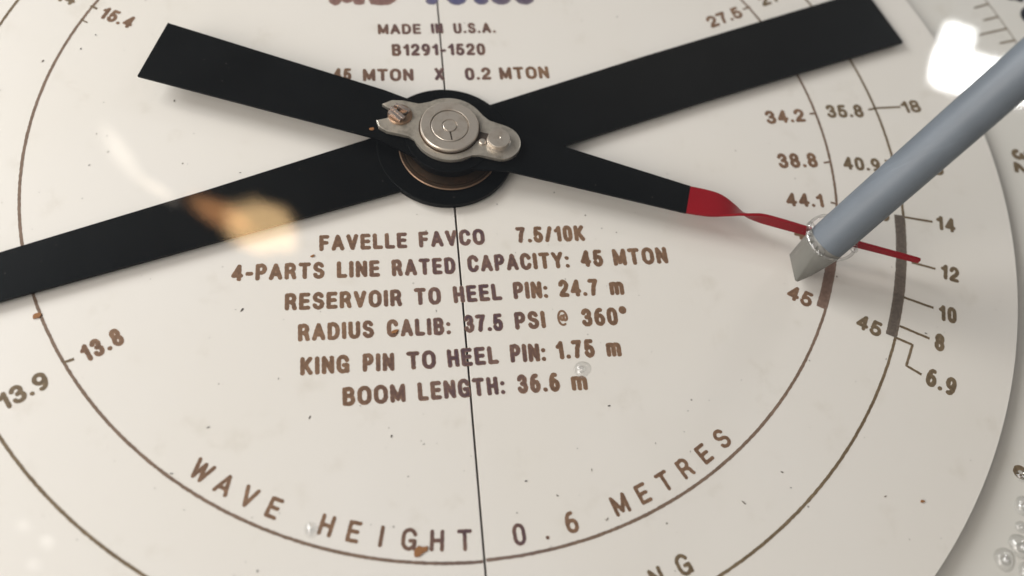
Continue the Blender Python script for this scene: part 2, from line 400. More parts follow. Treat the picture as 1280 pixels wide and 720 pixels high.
# ------------------------------------------------------------------ stroke lettering
# glyphs as centre lines in a box one cap height tall; strokes have round ends
HW = 0.118
B0, T0, MI = HW, 1 - HW, 0.5
def A_(cx, cy, rx, ry, a0, a1, n=14):
    return [(cx + rx * math.cos(math.radians(a0 + (a1 - a0) * i / n)), cy + ry * math.sin(math.radians(a0 + (a1 - a0) * i / n))) for i in range(n + 1)]
def glyph(ch):
    b, t, m = B0, T0, MI
    if ch == 'A': return .52, [[(0, b), (.26, t), (.52, b)], [(.09, .34), (.43, .34)]]
    if ch == 'B': return .42, [[(0, b), (0, t), (.22, t)] + A_(.22, .71, .17, .19, 90, -90) + [(0, .52)], [(.22, .52)] + A_(.22, .31, .2, .212, 90, -90) + [(0, b)]]
    if ch == 'C': return .47, [A_(.24, .62, .24, .28, 18, 180) + A_(.24, .38, .24, .28, 180, 342)]
    if ch == 'D': return .46, [[(0, b), (0, t), (.18, t)] + A_(.18, .56, .28, .342, 90, 0) + A_(.18, .44, .28, .342, 0, -90) + [(0, b)]]
    if ch == 'E': return .38, [[(.38, t), (0, t), (0, b), (.38, b)], [(0, .51), (.34, .51)]]
    if ch == 'F': return .36, [[(.36, t), (0, t), (0, b)], [(0, .51), (.31, .51)]]
    if ch == 'G': return .48, [A_(.24, .62, .24, .28, 20, 180) + A_(.24, .38, .24, .28, 180, 300) + [(.45, .22), (.47, .44), (.29, .44)], [(.47, .44), (.47, b)]]
    if ch == 'H': return .42, [[(0, b), (0, t)], [(.42, b), (.42, t)], [(0, .5), (.42, .5)]]
    if ch == 'I': return .0, [[(0, b), (0, t)]]
    if ch == 'K': return .44, [[(0, b), (0, t)], [(.42, t), (.02, .42)], [(.15, .55), (.44, b)]]
    if ch == 'L': return .36, [[(0, t), (0, b), (.36, b)]]
    if ch == 'M': return .56, [[(0, b), (0, t), (.28, .2), (.56, t), (.56, b)]]
    if ch == 'N': return .44, [[(0, b), (0, t), (.44, b), (.44, t)]]
    if ch == 'O': return .50, [A_(.25, .62, .25, .28, 0, 180) + A_(.25, .38, .25, .28, 180, 360) + [(.5, .62)]]
    if ch == 'P': return .40, [[(0, b), (0, t), (.2, t)] + A_(.2, .68, .2, .222, 90, -90) + [(0, .458)]]
    if ch == 'R': return .43, [[(0, b), (0, t), (.2, t)] + A_(.2, .69, .2, .212, 90, -90) + [(0, .478)], [(.22, .47), (.36, .38), (.40, .2), (.43, b)]]
    if ch == 'S': return .42, [A_(.21, .7, .19, .2, 20, 180) + A_(.21, .7, .19, .18, 180, 250) + A_(.21, .3, .21, .2, 70, -90) + A_(.21, .3, .21, .2, -90, -165)]
    if ch == 'T': return .46, [[(0, t), (.46, t)], [(.23, t), (.23, b)]]
    if ch == 'U': return .44, [[(0, t)] + A_(.22, .32, .22, .222, 180, 360) + [(.44, t)]]
    if ch == 'V': return .48, [[(0, t), (.24, b), (.48, t)]]
    if ch == 'W': return .70, [[(0, t), (.18, b), (.35, .82), (.52, b), (.70, t)]]
    if ch == 'X': return .44, [[(0, b), (.44, t)], [(0, t), (.44, b)]]
    if ch == 'Y': return .50, [[(0, t), (.25, .48), (.5, t)], [(.25, .48), (.25, b)]]
    if ch == '0': return .38, [A_(.19, .64, .19, .26, 0, 180) + A_(.19, .36, .19, .26, 180, 360) + [(.38, .64)]]
    if ch == '1': return .20, [[(.01, .70), (.13, .76), (.2, t), (.2, b)]]
    if ch == '2': return .38, [A_(.19, .68, .19, .222, 170, -20) + [(.30, .48), (.08, .28), (0, b), (.38, b)]]
    if ch == '3': return .38, [A_(.18, .70, .17, .2, 165, -90) , [(.18, .51)] + A_(.19, .31, .19, .212, 90, -165)]
    if ch == '4': return .42, [[(.31, b), (.31, t), (0, .32), (.42, .32)]]
    if ch == '5': return .38, [[(.34, t), (.07, t), (.02, .48)] + A_(.18, .34, .2, .242, 140, -160)]
    if ch == '6': return .38, [A_(.19, .34, .19, .242, 0, 360, 24), A_(.23, .42, .23, .48, 178, 80)]
    if ch == '7': return .38, [[(0, t), (.38, t), (.22, .55), (.14, b)]]
    if ch == '8': return .38, [A_(.19, .70, .165, .2, 0, 360, 22), A_(.19, .31, .19, .212, 0, 360, 22)]
    if ch == '9': return .38, [A_(.19, .66, .19, .242, 0, 360, 24), A_(.15, .58, .23, .48, -2, -100)]
    if ch == 'm': return .50, [[(0, b), (0, .64)], [(0, .5)] + A_(.125, .52, .125, .14, 180, 0) + [(.25, b)], [(.25, .5)] + A_(.375, .52, .125, .14, 180, 0) + [(.5, b)]]
    if ch == 'o': return .44, [A_(.22, .36, .22, .262, 0, 360, 24)]
    if ch == 'c': return .40, [A_(.22, .36, .22, .262, 35, 325, 22)]
    if ch == 't': return .26, [[(.1, .9), (.1, .25), (.16, b), (.26, b)], [(0, .63), (.26, .63)]]
    if ch == '@': return .56, [A_(.28, .5, .28, .40, -10, 300, 26), A_(.25, .5, .09, .13, 0, 360, 16), [(.37, .66), (.36, .42), (.42, .35), (.52, .38), (.56, .48)]]
    if ch == '°': return .2, [A_(.10, .84, .10, .11, 0, 360, 16)]
    if ch == '/': return .26, [[(0, b), (.26, t)]]
    if ch == '-': return .20, [[(0, .42), (.2, .42)]]
    if ch == '.': return .0, [[(0, b + .01), (0, b + .012)]]
    if ch == ':': return .0, [[(0, b + .01), (0, b + .012)], [(0, .60), (0, .602)]]
    raise KeyError(ch)
def wave(X, Y, s, seed):
    return (np.sin(X * 5.1 / s + seed) * np.cos(Y * 4.3 / s + seed * 2.1) + np.sin((X + Y) * 8.7 / s + seed * 3.3) * .6 + np.cos((X - Y * 1.3) * 13.1 / s + seed) * .4) / 2
def lettering_mesh(name, items, m, parent, zmm, res=26, hw=HW, loc=(0, 0)):
    """items: (glyph, origin x, y mm, x scale, cap height mm, angle). One mesh, clean outline from a distance field."""
    verts, faces, rims = [], [], []
    for ch, ox, oy, sx, cap, ang in items:
        wd, strokes = glyph(ch)
        st = 1.0 / res
        x0, x1 = -hw - .06, wd * sx + hw + .06
        y0, y1 = -.08, 1.08
        nx, ny = int((x1 - x0) / st) + 2, int((y1 - y0) / st) + 2
        X, Y = np.meshgrid(x0 + np.arange(nx) * st, y0 + np.arange(ny) * st, indexing='ij')
        D = np.full(X.shape, 9.0)
        for s in strokes:
            for (ax, ay), (bx, by) in zip(s[:-1], s[1:]):
                ax2, bx2 = ax * sx, bx * sx
                dx, dy = bx2 - ax2, by - ay
                L2 = dx * dx + dy * dy
                if L2 < 1e-12: continue
                h = np.clip(((X - ax2) * dx + (Y - ay) * dy) / L2, 0, 1)
                D = np.minimum(D, np.hypot(X - ax2 - h * dx, Y - ay - h * dy))
        sd = random.random() * 60
        F = D - hw * (.5 if ch == '@' else 1) * (1 + .12 * wave(X, Y, .22, sd) + .10 * wave(X, Y, .09, sd + 9))
        ca, sa = math.cos(ang), math.sin(ang)
        cache = {}
        def vert(key, px, py, f):
            if key in cache: return cache[key]
            qx, qy = px * cap, py * cap
            verts.append(((ox - loc[0] + qx * ca - qy * sa) * MM, (oy - loc[1] + qx * sa + qy * ca) * MM, 0.0))
            rims.append(min(1.0, max(0.0, -f / hw)))
            cache[key] = len(verts) - 1
            return cache[key]
        ins = F < 0
        for i in range(nx - 1):
            for j in range(ny - 1):
                cs = ((i, j), (i + 1, j), (i + 1, j + 1), (i, j + 1))
                k = [ins[c] for c in cs]
                if not any(k): continue
                poly = []
                for a in range(4):
                    p, q = cs[a], cs[(a + 1) % 4]
                    if k[a]: poly.append(vert(p, X[p], Y[p], F[p]))
                    if k[a] != k[(a + 1) % 4]:
                        pp, qq = (p, q) if p < q else (q, p)
                        u = F[pp] / (F[pp] - F[qq])
                        poly.append(vert((pp, qq), X[pp] + u * (X[qq] - X[pp]), Y[pp] + u * (Y[qq] - Y[pp]), 0))
                pl = [v for n_, v in enumerate(poly) if v != poly[n_ - 1]]
                if len(pl) > 2: faces.append(pl)
    me = bpy.data.meshes.new(name)
    me.from_pydata(verts, [], faces)
    a = me.attributes.new('rim', 'FLOAT', 'POINT')
    a.data.foreach_set('value', rims)
    me.materials.append(m)
    o = bpy.data.objects.new(name, me)
    C.objects.link(o)
    o.location = (loc[0] * MM, loc[1] * MM, zmm * MM)
    if parent: o.parent = parent
    return o
GAP = .105
def layout(text, ax, ay, bx, by, cap, hw=HW):
    """spread a word between two points on its base line"""
    L = math.hypot(bx - ax, by - ay) / cap
    ws = [glyph(c)[0] for c in text]
    n = len(text)
    gap = GAP
    fixed = n * 2 * hw + (n - 1) * gap
    sw = sum(ws)
    sx = (L - fixed) / sw if sw else 1
    if sx < .8 or sx > 1.5:
        sx2 = min(max(sx, .8), 1.5)
        if n > 1: gap += (sx - sx2) * sw / (n - 1)
        sx = sx2
    ang = math.atan2(by - ay, bx - ax)
    x = hw
    res = []
    for c, w_ in zip(text, ws):
        res.append((c, ax + math.cos(ang) * x * cap, ay + math.sin(ang) * x * cap, sx, cap, ang))
        x += w_ * sx + 2 * hw + gap
    return res
def ribbon(name, paths, m, parent, zmm, jit=.05):
    """printed lines: paths of [(x, y, half width)]; three rows so that the rim can fade"""
    verts, faces, rims = [], [], []
    for path in paths:
        n = len(path); base = len(verts)
        for i, (x, y, h) in enumerate(path):
            p, q = path[max(0, i - 1)], path[min(n - 1, i + 1)]
            dx, dy = q[0] - p[0], q[1] - p[1]
            l = math.hypot(dx, dy) or 1
            nx_, ny_ = -dy / l, dx / l
            j1, j2 = random.uniform(-jit, jit), random.uniform(-jit, jit)
            for s_, r_ in ((-(h + j1), 0), (0, 1), (h + j2, 0)):
                verts.append(((x + nx_ * s_) * MM, (y + ny_ * s_) * MM, 0)); rims.append(r_)
            if i:
                k = base + 3 * i
                faces += [(k - 3, k, k + 1, k - 2), (k - 2, k + 1, k + 2, k - 1)]
    me = bpy.data.meshes.new(name)
    me.from_pydata(verts, [], faces)
    a = me.attributes.new('rim', 'FLOAT', 'POINT'); a.data.foreach_set('value', [float(r) for r in rims])
    me.materials.append(m)
    o = bpy.data.objects.new(name, me); C.objects.link(o)
    o.location = (0, 0, zmm * MM)
    if parent: o.parent = parent
    return o
def densify(pts, h, step=.35):
    out_ = []
    for (ax, ay), (bx, by) in zip(pts[:-1], pts[1:]):
        n = max(1, int(math.hypot(bx - ax, by - ay) / step))
        out_ += [(ax + (bx - ax) * i / n, ay + (by - ay) * i / n, h) for i in range(n)]
    out_.append((*pts[-1], h))
    return out_
def arcline(r, a0, a1, h, step=.35):
    n = max(2, int(abs(math.radians(a1 - a0)) * r / step))
    return [(r * math.cos(math.radians(a0 + (a1 - a0) * i / n)), r * math.sin(math.radians(a0 + (a1 - a0) * i / n)), h) for i in range(n + 1)]

# positions on the dial in millimetres
WORDS = [["FAVELLE", -27.51, -23.59, -10.16, -23.65, 3.6, 1], ["FAVCO", -7.83, -23.66, 5.57, -23.51, 3.67, 1], ["7.5/10K", 11.96, -23.46, 26.32, -23.55, 3.74, 1], ["4-PARTS", -44.2, -29.42, -26.55, -29.62, 3.62, 2], ["LINE", -24.21, -29.67, -15.84, -29.76, 3.68, 2], ["RATED", -13.52, -29.81, -0.86, -29.8, 3.71, 2], ["CAPACITY:", 1.52, -29.61, 22.32, -29.58, 3.77, 2], ["45", 24.63, -29.56, 29.38, -29.53, 3.87, 2], ["MTON", 31.47, -29.56, 43.06, -29.52, 3.89, 2], ["RESERVOIR", -34.11, -36.09, -11.82, -36.32, 3.63, 3], ["TO", -9.46, -36.26, -4.22, -36.3, 3.7, 3], ["HEEL", -1.77, -36.25, 7.89, -36.02, 3.73, 3], ["PIN:", 10.11, -35.96, 17.08, -36.07, 3.78, 3], ["24.7", 19.34, -36.0, 27.44, -36.05, 3.81, 3], ["m", 29.72, -36.1, 32.7, -36.13, 3.86, 3], ["RADIUS", -31.62, -42.61, -17.42, -42.57, 3.59, 4], ["CALIB:", -15.02, -42.65, -2.79, -42.77, 3.64, 4], ["37.5", -0.16, -42.57, 7.47, -42.53, 3.7, 4], ["PSI", 9.77, -42.48, 15.87, -42.47, 3.74, 4], ["@", 18.04, -42.35, 20.65, -42.38, 3.78, 4], ["360°", 23.09, -42.51, 32.42, -42.61, 3.79, 4], ["KING", -31.21, -49.38, -22.16, -49.39, 3.63, 5], ["PIN", -19.81, -49.37, -13.9, -49.52, 3.67, 5], ["TO", -11.57, -49.49, -6.05, -49.5, 3.69, 5], ["HEEL", -3.85, -49.52, 5.96, -49.27, 3.73, 5], ["PIN:", 8.16, -49.24, 15.11, -49.32, 3.78, 5], ["1.75", 17.2, -49.16, 24.84, -49.04, 3.82, 5], ["m", 27.08, -49.17, 30.07, -49.24, 3.86, 5], ["BOOM", -23.61, -55.77, -12.09, -55.73, 3.62, 6], ["LENGTH:", -9.79, -55.72, 6.59, -55.43, 3.67, 6], ["36.6", 8.91, -55.47, 17.11, -55.5, 3.75, 6], ["m", 19.3, -55.59, 22.43, -55.62, 3.79, 6], ["MADE", -14.05, 31.04, -4.27, 31.08, 3.02, 7], ["IN", -1.95, 31.15, 0.79, 31.23, 3.05, 7], ["U.S.A.", 3.12, 31.21, 12.87, 31.34, 3.07, 7], ["B1291-1520", -11.16, 24.87, 9.94, 24.93, 3.4, 8], ["45", -24.28, 18.32, -20.23, 18.18, 3.38, 9], ["MTON", -17.77, 17.98, -6.67, 17.9, 3.4, 9], ["X", -2.04, 18.0, 0.09, 17.97, 3.45, 9], ["0.2", 4.75, 17.91, 10.61, 17.99, 3.45, 9], ["MTON", 12.5, 17.96, 23.85, 18.14, 3.49, 9], ["MD", -24.76, 40.01, -8.57, 40.21, 7.72, 10], ["Totco", -4.16, 40.21, 23.37, 40.43, 7.86, 11], ["15.4", -74.46, 36.13, -67.65, 32.82, 3.27, 20], ["13.8", -69.06, -44.7, -62.48, -40.98, 3.68, 20], ["13.9", -82.0, -53.0, -74.5, -48.6, 3.54, 20], ["15.4", -87.21, 42.6, -80.04, 39.36, 3.24, 20], ["27.5", 65.0, 32.46, 73.95, 36.14, 3.17, 20], ["27.9", 79.55, 39.16, 88.9, 43.03, 3.26, 20], ["34.2", 72.48, 4.59, 81.99, 5.05, 3.62, 20], ["38.8", 72.52, -7.23, 81.84, -7.27, 3.86, 20], ["44.1", 71.91, -16.96, 80.4, -17.58, 3.27, 20], ["35.8", 87.51, 6.01, 96.61, 5.99, 3.62, 20], ["18", 106.6, 6.8, 111.44, 7.21, 3.5, 20], ["40.9", 87.57, -8.0, 96.31, -8.9, 3.23, 20], ["16", 106.29, -9.61, 111.17, -10.4, 3.17, 20], ["43.8", 86.8, -19.67, 94.42, -21.69, 3.03, 20], ["45", 71.49, -24.75, 76.4, -26.27, 2.86, 20], ["14", 104.75, -23.98, 109.0, -25.12, 3.16, 20], ["12", 101.8, -35.73, 105.64, -37.12, 3.15, 20], ["10", 98.35, -45.2, 102.03, -46.34, 3.07, 20], ["8", 95.2, -51.56, 97.2, -52.33, 3.47, 20], ["6.9", 90.78, -58.72, 96.2, -61.83, 3.23, 20], ["45", 66.35, -38.42, 71.03, -41.1, 3.04, 20], ["45", 79.55, -45.71, 84.21, -48.42, 3.22, 20]]
TICKS = [[0.55, [-76.19, 39.36], [-74.74, 38.51]], [0.35, [-77.8, 35.54], [-76.36, 34.62]], [0.55, [-72.94, -44.29], [-71.21, -43.7]], [0.55, [74.04, 38.31], [76.1, 39.26]], [0.55, [83.27, 7.19], [84.56, 7.33]], [0.55, [83.21, -6.13], [84.69, -5.93]], [0.55, [82.12, -16.35], [83.54, -16.78]], [0.55, [97.96, 8.08], [99.99, 8.38]], [0.55, [99.57, 8.48], [106.27, 8.69]], [0.55, [97.81, -20.55], [104.44, -22.09]], [0.55, [96.45, -31.7], [101.42, -33.5]], [0.55, [92.24, -39.74], [98.03, -42.45]], [0.55, [89.29, -46.05], [94.97, -49.17]], [0.55, [87.56, -48.48], [90.82, -50.32], [88.1, -54.64], [90.77, -56.73]], [0.55, [97.92, -5.91], [99.25, -6.35]]]

# ------------------------------------------------------------------ the dial: two half plates that meet in a thin joint
dial = tag(empty('dial_plate'), 'round off-white dial in two half plates, printed with brown rings and crane data', 'dial')
RD = 124.85
def half(side):
    g = .2
    a = math.degrees(math.asin(g / RD))
    pts = arcpts(0, 0, RD, -90 + a, 90 - a, 220)
    pts = [(max(x, g if y < 0 else .10), y) for x, y in pts]
    if side < 0:
        pts = [(-x - .02, y) for x, y in pts][::-1]
    return prism(pts, -2.0, 0.0, bevel=.06)
for s in (-1, 1):
    o = link_mesh('half_plate', half(s), M_dial, dial)
ZI = .035
rows = {}
for it in WORDS:
    rows.setdefault(it[-1], []).append(it)
txt_label = {1: 'line FAVELLE FAVCO 7.5/10K', 2: 'line 4-PARTS LINE RATED CAPACITY: 45 MTON', 3: 'line RESERVOIR TO HEEL PIN: 24.7 m', 4: 'line RADIUS CALIB: 37.5 PSI @ 360°',
             5: 'line KING PIN TO HEEL PIN: 1.75 m', 6: 'line BOOM LENGTH: 36.6 m', 7: 'line MADE IN U.S.A.', 8: 'line B1291-1520', 9: 'line 45 MTON X 0.2 MTON'}
for g in range(1, 10):
    its = []
    for t_, ax, ay, bx, by, cap, _ in rows[g]:
        its += layout(t_, ax, ay, bx, by, cap)
    o = lettering_mesh('text_line', its, M_ink, dial, ZI)
    o['label'] = txt_label[g]
for g, m_ in ((10, M_logo_red), (11, M_logo_blue)):
    its = []
    for t_, ax, ay, bx, by, cap, _ in rows[g]:
        its += layout(t_, ax, ay, bx, by, cap, hw=.18)
    o = lettering_mesh('logo_lettering', its, m_, dial, ZI, res=30, hw=.18)
for t_, ax, ay, bx, by, cap, _ in rows[20]:
    cap = {'6.9': 4.0, '8': 3.9, '14': 3.7, '12': 3.7, '10': 3.7}.get(t_, max(cap, 3.5))
    far = math.hypot((ax + bx) / 2, (ay + by) / 2) > 84
    lettering_mesh('scale_number', layout(t_, ax, ay, bx, by, cap), M_ink2 if far else M_ink, dial, ZI)['label'] = 'printed number ' + t_
its = []
for i, ch in enumerate('WAVE HEIGHT 0.6 METRES'):
    if ch == ' ': continue
    th = -126.05 + 3.381 * i
    wd = glyph(ch)[0]; cap = 4.0; sx = 1.05
    a = math.radians(th); rb = 81.5 + cap / 2
    rot = a + PI / 2
    cx_, cy_ = rb * math.cos(a), rb * math.sin(a)
    half_w = wd * sx * cap / 2
    its.append((ch, cx_ - math.cos(rot) * half_w, cy_ - math.sin(rot) * half_w, sx, cap, rot))
lettering_mesh('text_line', its, M_ink, dial, ZI, hw=.088)['label'] = 'curved line WAVE HEIGHT 0.6 METRES'
its = []
for ch, th in (('G', -68.5), ('N', -71.75), ('I', -75.0), ('D', -78.2), ('A', -81.5), ('O', -84.8), ('L', -88.1)):
    a = math.radians(th); cap = 4.0; wd = glyph(ch)[0]; rb = 95.5 + cap / 2; rot = a + PI / 2
    its.append((ch, rb * math.cos(a) - math.cos(rot) * wd * cap / 2, rb * math.sin(a) - math.sin(rot) * wd * cap / 2, 1.0, cap, rot))
lettering_mesh('text_line', its, M_ink2, dial, ZI, hw=.088)['label'] = 'curved line of the outer scale, cut by the frame'
# rings: the two halves were printed a hair apart
SP = 360 - 90.17
for nm, paths, m_ in (('inner_ring', [arcline(85.32, 90.12, 269.8, .30), arcline(85.08, -89.85, 89.88, .30)], M_line),
                      ('outer_ring', [arcline(100.1, 90.12, 269.85, .30), arcline(100.15, -89.9, 89.9, .30)], M_ink2)):
    ribbon(nm, paths, m_, dial, ZI)
ribbon('inner_limit_band', [arcline(84.15, -29.25, -19.4, 1.05)], M_band_in, dial, ZI + .02).name = 'inner_limit_band'
ribbon('outer_limit_band', [arcline(99.2, -29.0, -11.7, 1.15)], M_band_out, dial, ZI + .02)
for w_, *pts in TICKS:
    ribbon('tick_mark', [densify(pts, w_ / 2)], M_ink2 if math.hypot(*pts[0]) > 84.9 else M_line, dial, ZI + .01, .03)

# ------------------------------------------------------------------ outer ring plate below the dial
ring = tag(empty('outer_ring_plate', (0, 0, -3.2 * MM)), 'pale outer plate beneath the round dial, with fine ticks and large black figures', 'plate')
bm = bmesh.new()
bmesh.ops.create_cube(bm, size=1.0, matrix=Matrix.Translation((0, 0, -.001)) @ Matrix.Diagonal((.46, .42, .002, 1)))
bmesh.ops.bevel(bm, geom=bm.edges[:], offset=.0004, segments=2, affect='EDGES')
link_mesh('plate', bm, M_back, ring)
ribbon('scale_ring', [arcline(149.6, 0, 89, .16)], M_ink2, ring, ZI, .02)
tk = []
for i, a in enumerate([12.0, 13.5, 15.05, 16.75] + [18.4 + 1.6 * k for k in range(12)]):
    ri = 140.4 if i % 5 == 1 else 144.8
    ar = math.radians(a)
    ribbon('tick_mark', [densify([(ri * math.cos(ar), ri * math.sin(ar)), (149.6 * math.cos(ar), 149.6 * math.sin(ar))], .27)], M_ink2, ring, ZI + .01, .03)
def rot_text(text, x, y, cap, deg, m_, hw=HW):
    a = math.radians(deg)
    its = []; d = hw
    for c in text:
        its.append((c, x + math.cos(a) * d * cap, y + math.sin(a) * d * cap, 1.05, cap, a))
        d += glyph(c)[0] * 1.05 + 2 * hw + .14
    lettering_mesh('scale_number', its, m_, ring, ZI, hw=hw)['label'] = 'printed number ' + text
rot_text('32', 133.2, -1.3, 4.9, -103, M_ink2)
rot_text('6', 106.9, -75.0, 4.4, -126, M_ink2)
rot_text('40', 147.6, 50.2, 11.0, -73, M_black_ink, .13)

# ------------------------------------------------------------------ hands
def hull_union_blade(poly, cx, cy, r, z0, z1, m_, name, parent):
    o = link_mesh(name, prism(poly, z0, z1, bevel=.12), m_, parent)
    return o
handA = tag(empty('pointer_hand', (0, 0, 0)), 'wide plain black hand crossing from lower left to upper right, lower of the two', 'hand')
polyA = [(-118, -33.0), (-86.01, -22.27), (-49.16, -9.89), (-15.46, 2.07), (9.61, 9.83), (45.2, 22.41), (97.7, 39.99), (106.4, 42.7), (111.44, 26.48), (58.03, 9.9), (24.53, -1.11), (-11.24, -11.4), (-84.67, -32.34), (-118, -42.2)]
link_mesh('blade', prism(polyA, 1.2, 1.9, bevel=.1), M_black, handA)
link_mesh('hub_disc', lathe([(0, .55), (14.3, .55), (14.5, .65), (14.5, 1.95), (14.35, 2.1), (0, 2.1)], -.9, -.55, 96), M_black, handA, True)
link_mesh('bushing', lathe([(10.5, 2.1), (10.5, 2.45), (10.3, 2.6), (9.8, 2.62), (9.65, 2.4), (9.5, 2.4), (9.35, 2.75), (7.6, 2.8), (7.4, 3.0), (0, 3.0)], -.3, -1.3, 96), M_bronze, handA, True)
link_mesh('bushing_rim', lathe([(10.5, 2.3), (10.6, 2.4), (10.6, 2.55), (10.48, 2.68), (10.32, 2.6)], -.3, -1.3, 96), M_brass, handA, True)

handB = tag(empty('pointer_hand', (0, 0, 0)), 'tapering black hand with a twisted red tip at the right and a broad square tail', 'hand')
tail = [(-58.19, 29.97), (-13.36, 11.6), (-6, 7.9), (2, 5.6), (22.70, -3.34), (49.13, -14.24), (46.98, -20.53), (11.23, -9.33), (-4, -7.9), (-10, -4.0), (-15.45, -0.57), (-63.34, 16.03)]
link_mesh('blade', prism(tail, 4.6, 5.2, bevel=.08), M_black, handB)
link_mesh('hub_disc', lathe([(0, 3.0), (7.5, 3.0), (8.9, 3.3), (9.1, 5.3), (8.95, 5.5), (0, 5.5)], -.3, -.4, 80), M_black, handB, True)
# twisted red tip: cross section turns upright and thins out
def red_tip():
    bm = bmesh.new()
    a = Vector((48.05, -17.38)); 
    ctr = [(48.05, -17.38), (51.2, -18.15), (54.2, -18.9), (57.0, -20.1), (59.6, -21.4), (62.5, -22.4), (66.0, -23.7), (72.2, -26.0), (82.8, -29.7), (93.6, -33.5), (94.3, -33.75)]
    wid = [6.65, 6.65, 6.4, 5.6, 4.6, 3.9, 3.2, 2.6, 1.8, 1.4, .8]
    ang = [0, 3, 10, 30, 56, 78, 88, 92, 92, 92, 92]
    # resample smoothly
    K = len(ctr); S = []
    for k in range(K - 1):
        for j in range(6):
            u = j / 6; 
            def cr_(v):
                p0, p1, p2, p3 = v[max(k - 1, 0)], v[k], v[k + 1], v[min(k + 2, K - 1)]
                return .5 * (2 * p1 + (p2 - p0) * u + (2 * p0 - 5 * p1 + 4 * p2 - p3) * u * u + (3 * p1 - p0 - 3 * p2 + p3) * u ** 3)
            S.append((cr_([c[0] for c in ctr]), cr_([c[1] for c in ctr]), cr_(wid), cr_(ang)))
    S.append((*ctr[-1], wid[-1], ang[-1]))
    rowsv = []
    for i, (x, y, w_, an) in enumerate(S):
        q = S[min(i + 1, len(S) - 1)]; p = S[max(i - 1, 0)]
        d = Vector((q[0] - p[0], q[1] - p[1], 0)).normalized()
        if i < 8:                                   # start square with the blade's own end
            d0 = Vector((6.29, -2.15 + .0, 0)); d = Vector((.9463, -.3232, 0)).lerp(d, i / 8).normalized()
        lat = Vector((-d.y, d.x, 0))
        ar = math.radians(an)
        U = lat * math.cos(ar) + Vector((0, 0, -1)) * math.sin(ar)     # far edge dips, near edge lifts
        V = lat * math.sin(ar) + Vector((0, 0, 1)) * math.cos(ar)
        th = .3
        c = Vector((x, y, 4.9 + .3 * min(1, an / 90)))
        rowsv.append([bm.verts.new((c + U * su * w_ / 2 + V * sv * th) * MM) for su, sv in ((-1, -.6), (-.96, 1), (.96, 1), (1, .6), (.96, -1), (-.96, -1))])
    n = 6
    for a_, b_2 in zip(rowsv[:-1], rowsv[1:]):
        for i in range(n):
            bm.faces.new((a_[i], a_[(i + 1) % n], b_2[(i + 1) % n], b_2[i]))
    bm.faces.new(rowsv[0]); bm.faces.new(rowsv[-1][::-1])
    return bm
link_mesh('red_tip', red_tip(), M_red, handB, True)

# ------------------------------------------------------------------ steel clamp on the spindle
clamp = tag(empty('hub_clamp', (0, 0, 0)), 'small worn steel link plate with collar, screw and pin over the hands', 'clamp')
def dxy(o, u, v):      # link axes: u along the link toward the pin
    ax = Vector((.9502, -.3116)); ay = Vector((.3116, .9502))
    return (o[0] + ax.x * u + ay.x * v, o[1] + ax.y * u + ay.y * v)
O = (-.35, .35)
def link_outline():
    pts = []
    # right rounded arm end, round the top, body bulge, forked left end
    pts += [dxy(O, 10.9 + 4.2 * math.cos(math.radians(a)), -.2 + 4.2 * math.sin(math.radians(a))) for a in range(-90, 91, 12)]
    pts += [dxy(O, 7.4, 4.15)]
    pts += [dxy(O, 7.7 * math.cos(math.radians(a)), 7.7 * math.sin(math.radians(a))) for a in range(40, 141, 8)]
    pts += [dxy(O, -7.6, 4.0), dxy(O, -11.0, 4.1), dxy(O, -13.2, 3.5), dxy(O, -14.9, 2.0)]
    pts += [dxy(O, -13.2, 1.3), dxy(O, -12.2, .8), dxy(O, -12.0, -.2), dxy(O, -12.6, -1.2), dxy(O, -14.9, -2.3)]
    pts += [dxy(O, -14.0, -3.7), dxy(O, -12.2, -4.3), dxy(O, -8.6, -4.2), dxy(O, -7.4, -4.1)]
    pts += [dxy(O, 7.7 * math.cos(math.radians(a)), 7.7 * math.sin(math.radians(a))) for a in range(216, 321, 8)]
    pts += [dxy(O, 7.4, -4.4)]
    return pts
link_mesh('link_plate', prism(link_outline(), 5.75, 6.7, bevel=.18), M_steel, clamp)
slot = [dxy(O, 5.4, 1.0), dxy(O, 8.6, 1.0), dxy(O, 8.6, -1.5), dxy(O, 5.4, -1.3)]
link_mesh('slot', prism(slot, 6.72, 6.75), M_gap, clamp)
link_mesh('slot_stud', lathe([(.75, 6.7), (.75, 7.0), (.55, 7.15), (0, 7.2)], *dxy(O, 7.3, -1.4), 20), M_steel2, clamp, True)
link_mesh('collar', lathe([(6.05, 6.7), (6.05, 7.55), (5.85, 7.75), (4.05, 7.75), (3.95, 7.6), (3.95, 7.2), (0, 7.2)], *O, 96), M_steel2, clamp, True)
link_mesh('spindle', lathe([(3.78, 7.2), (3.78, 7.55), (3.65, 7.66), (1.62, 7.66), (1.6, 7.45), (1.36, 7.45), (1.36, 7.68), (1.3, 7.72), (0, 7.72)], *O, 80), M_steel2, clamp, True)
sp = [(O[0] - .2, O[1] - 1.5), (O[0] + .15, O[1] - 1.5), (O[0] + .35, O[1] - 3.5), (O[0] + .1, O[1] - 3.55)]
link_mesh('spindle_slot', prism(sp, 7.665, 7.69), M_gap, clamp)
link_mesh('collar_shadow_washer', lathe([(6.35, 6.7), (6.35, 6.8), (6.0, 6.85)], *O, 80), M_bronze, clamp, True).name = 'collar_shadow_ring'  # dark ring stands for the shade at the collar's foot
pin_c = dxy(O, 10.5, -.35)
link_mesh('pin', lathe([(2.5, 6.7), (2.5, 6.9), (2.3, 6.95), (2.3, 8.05), (2.2, 8.2), (.3, 8.22), (.2, 8.15), (0, 8.15)], *pin_c, 56), M_steel2, clamp, True)
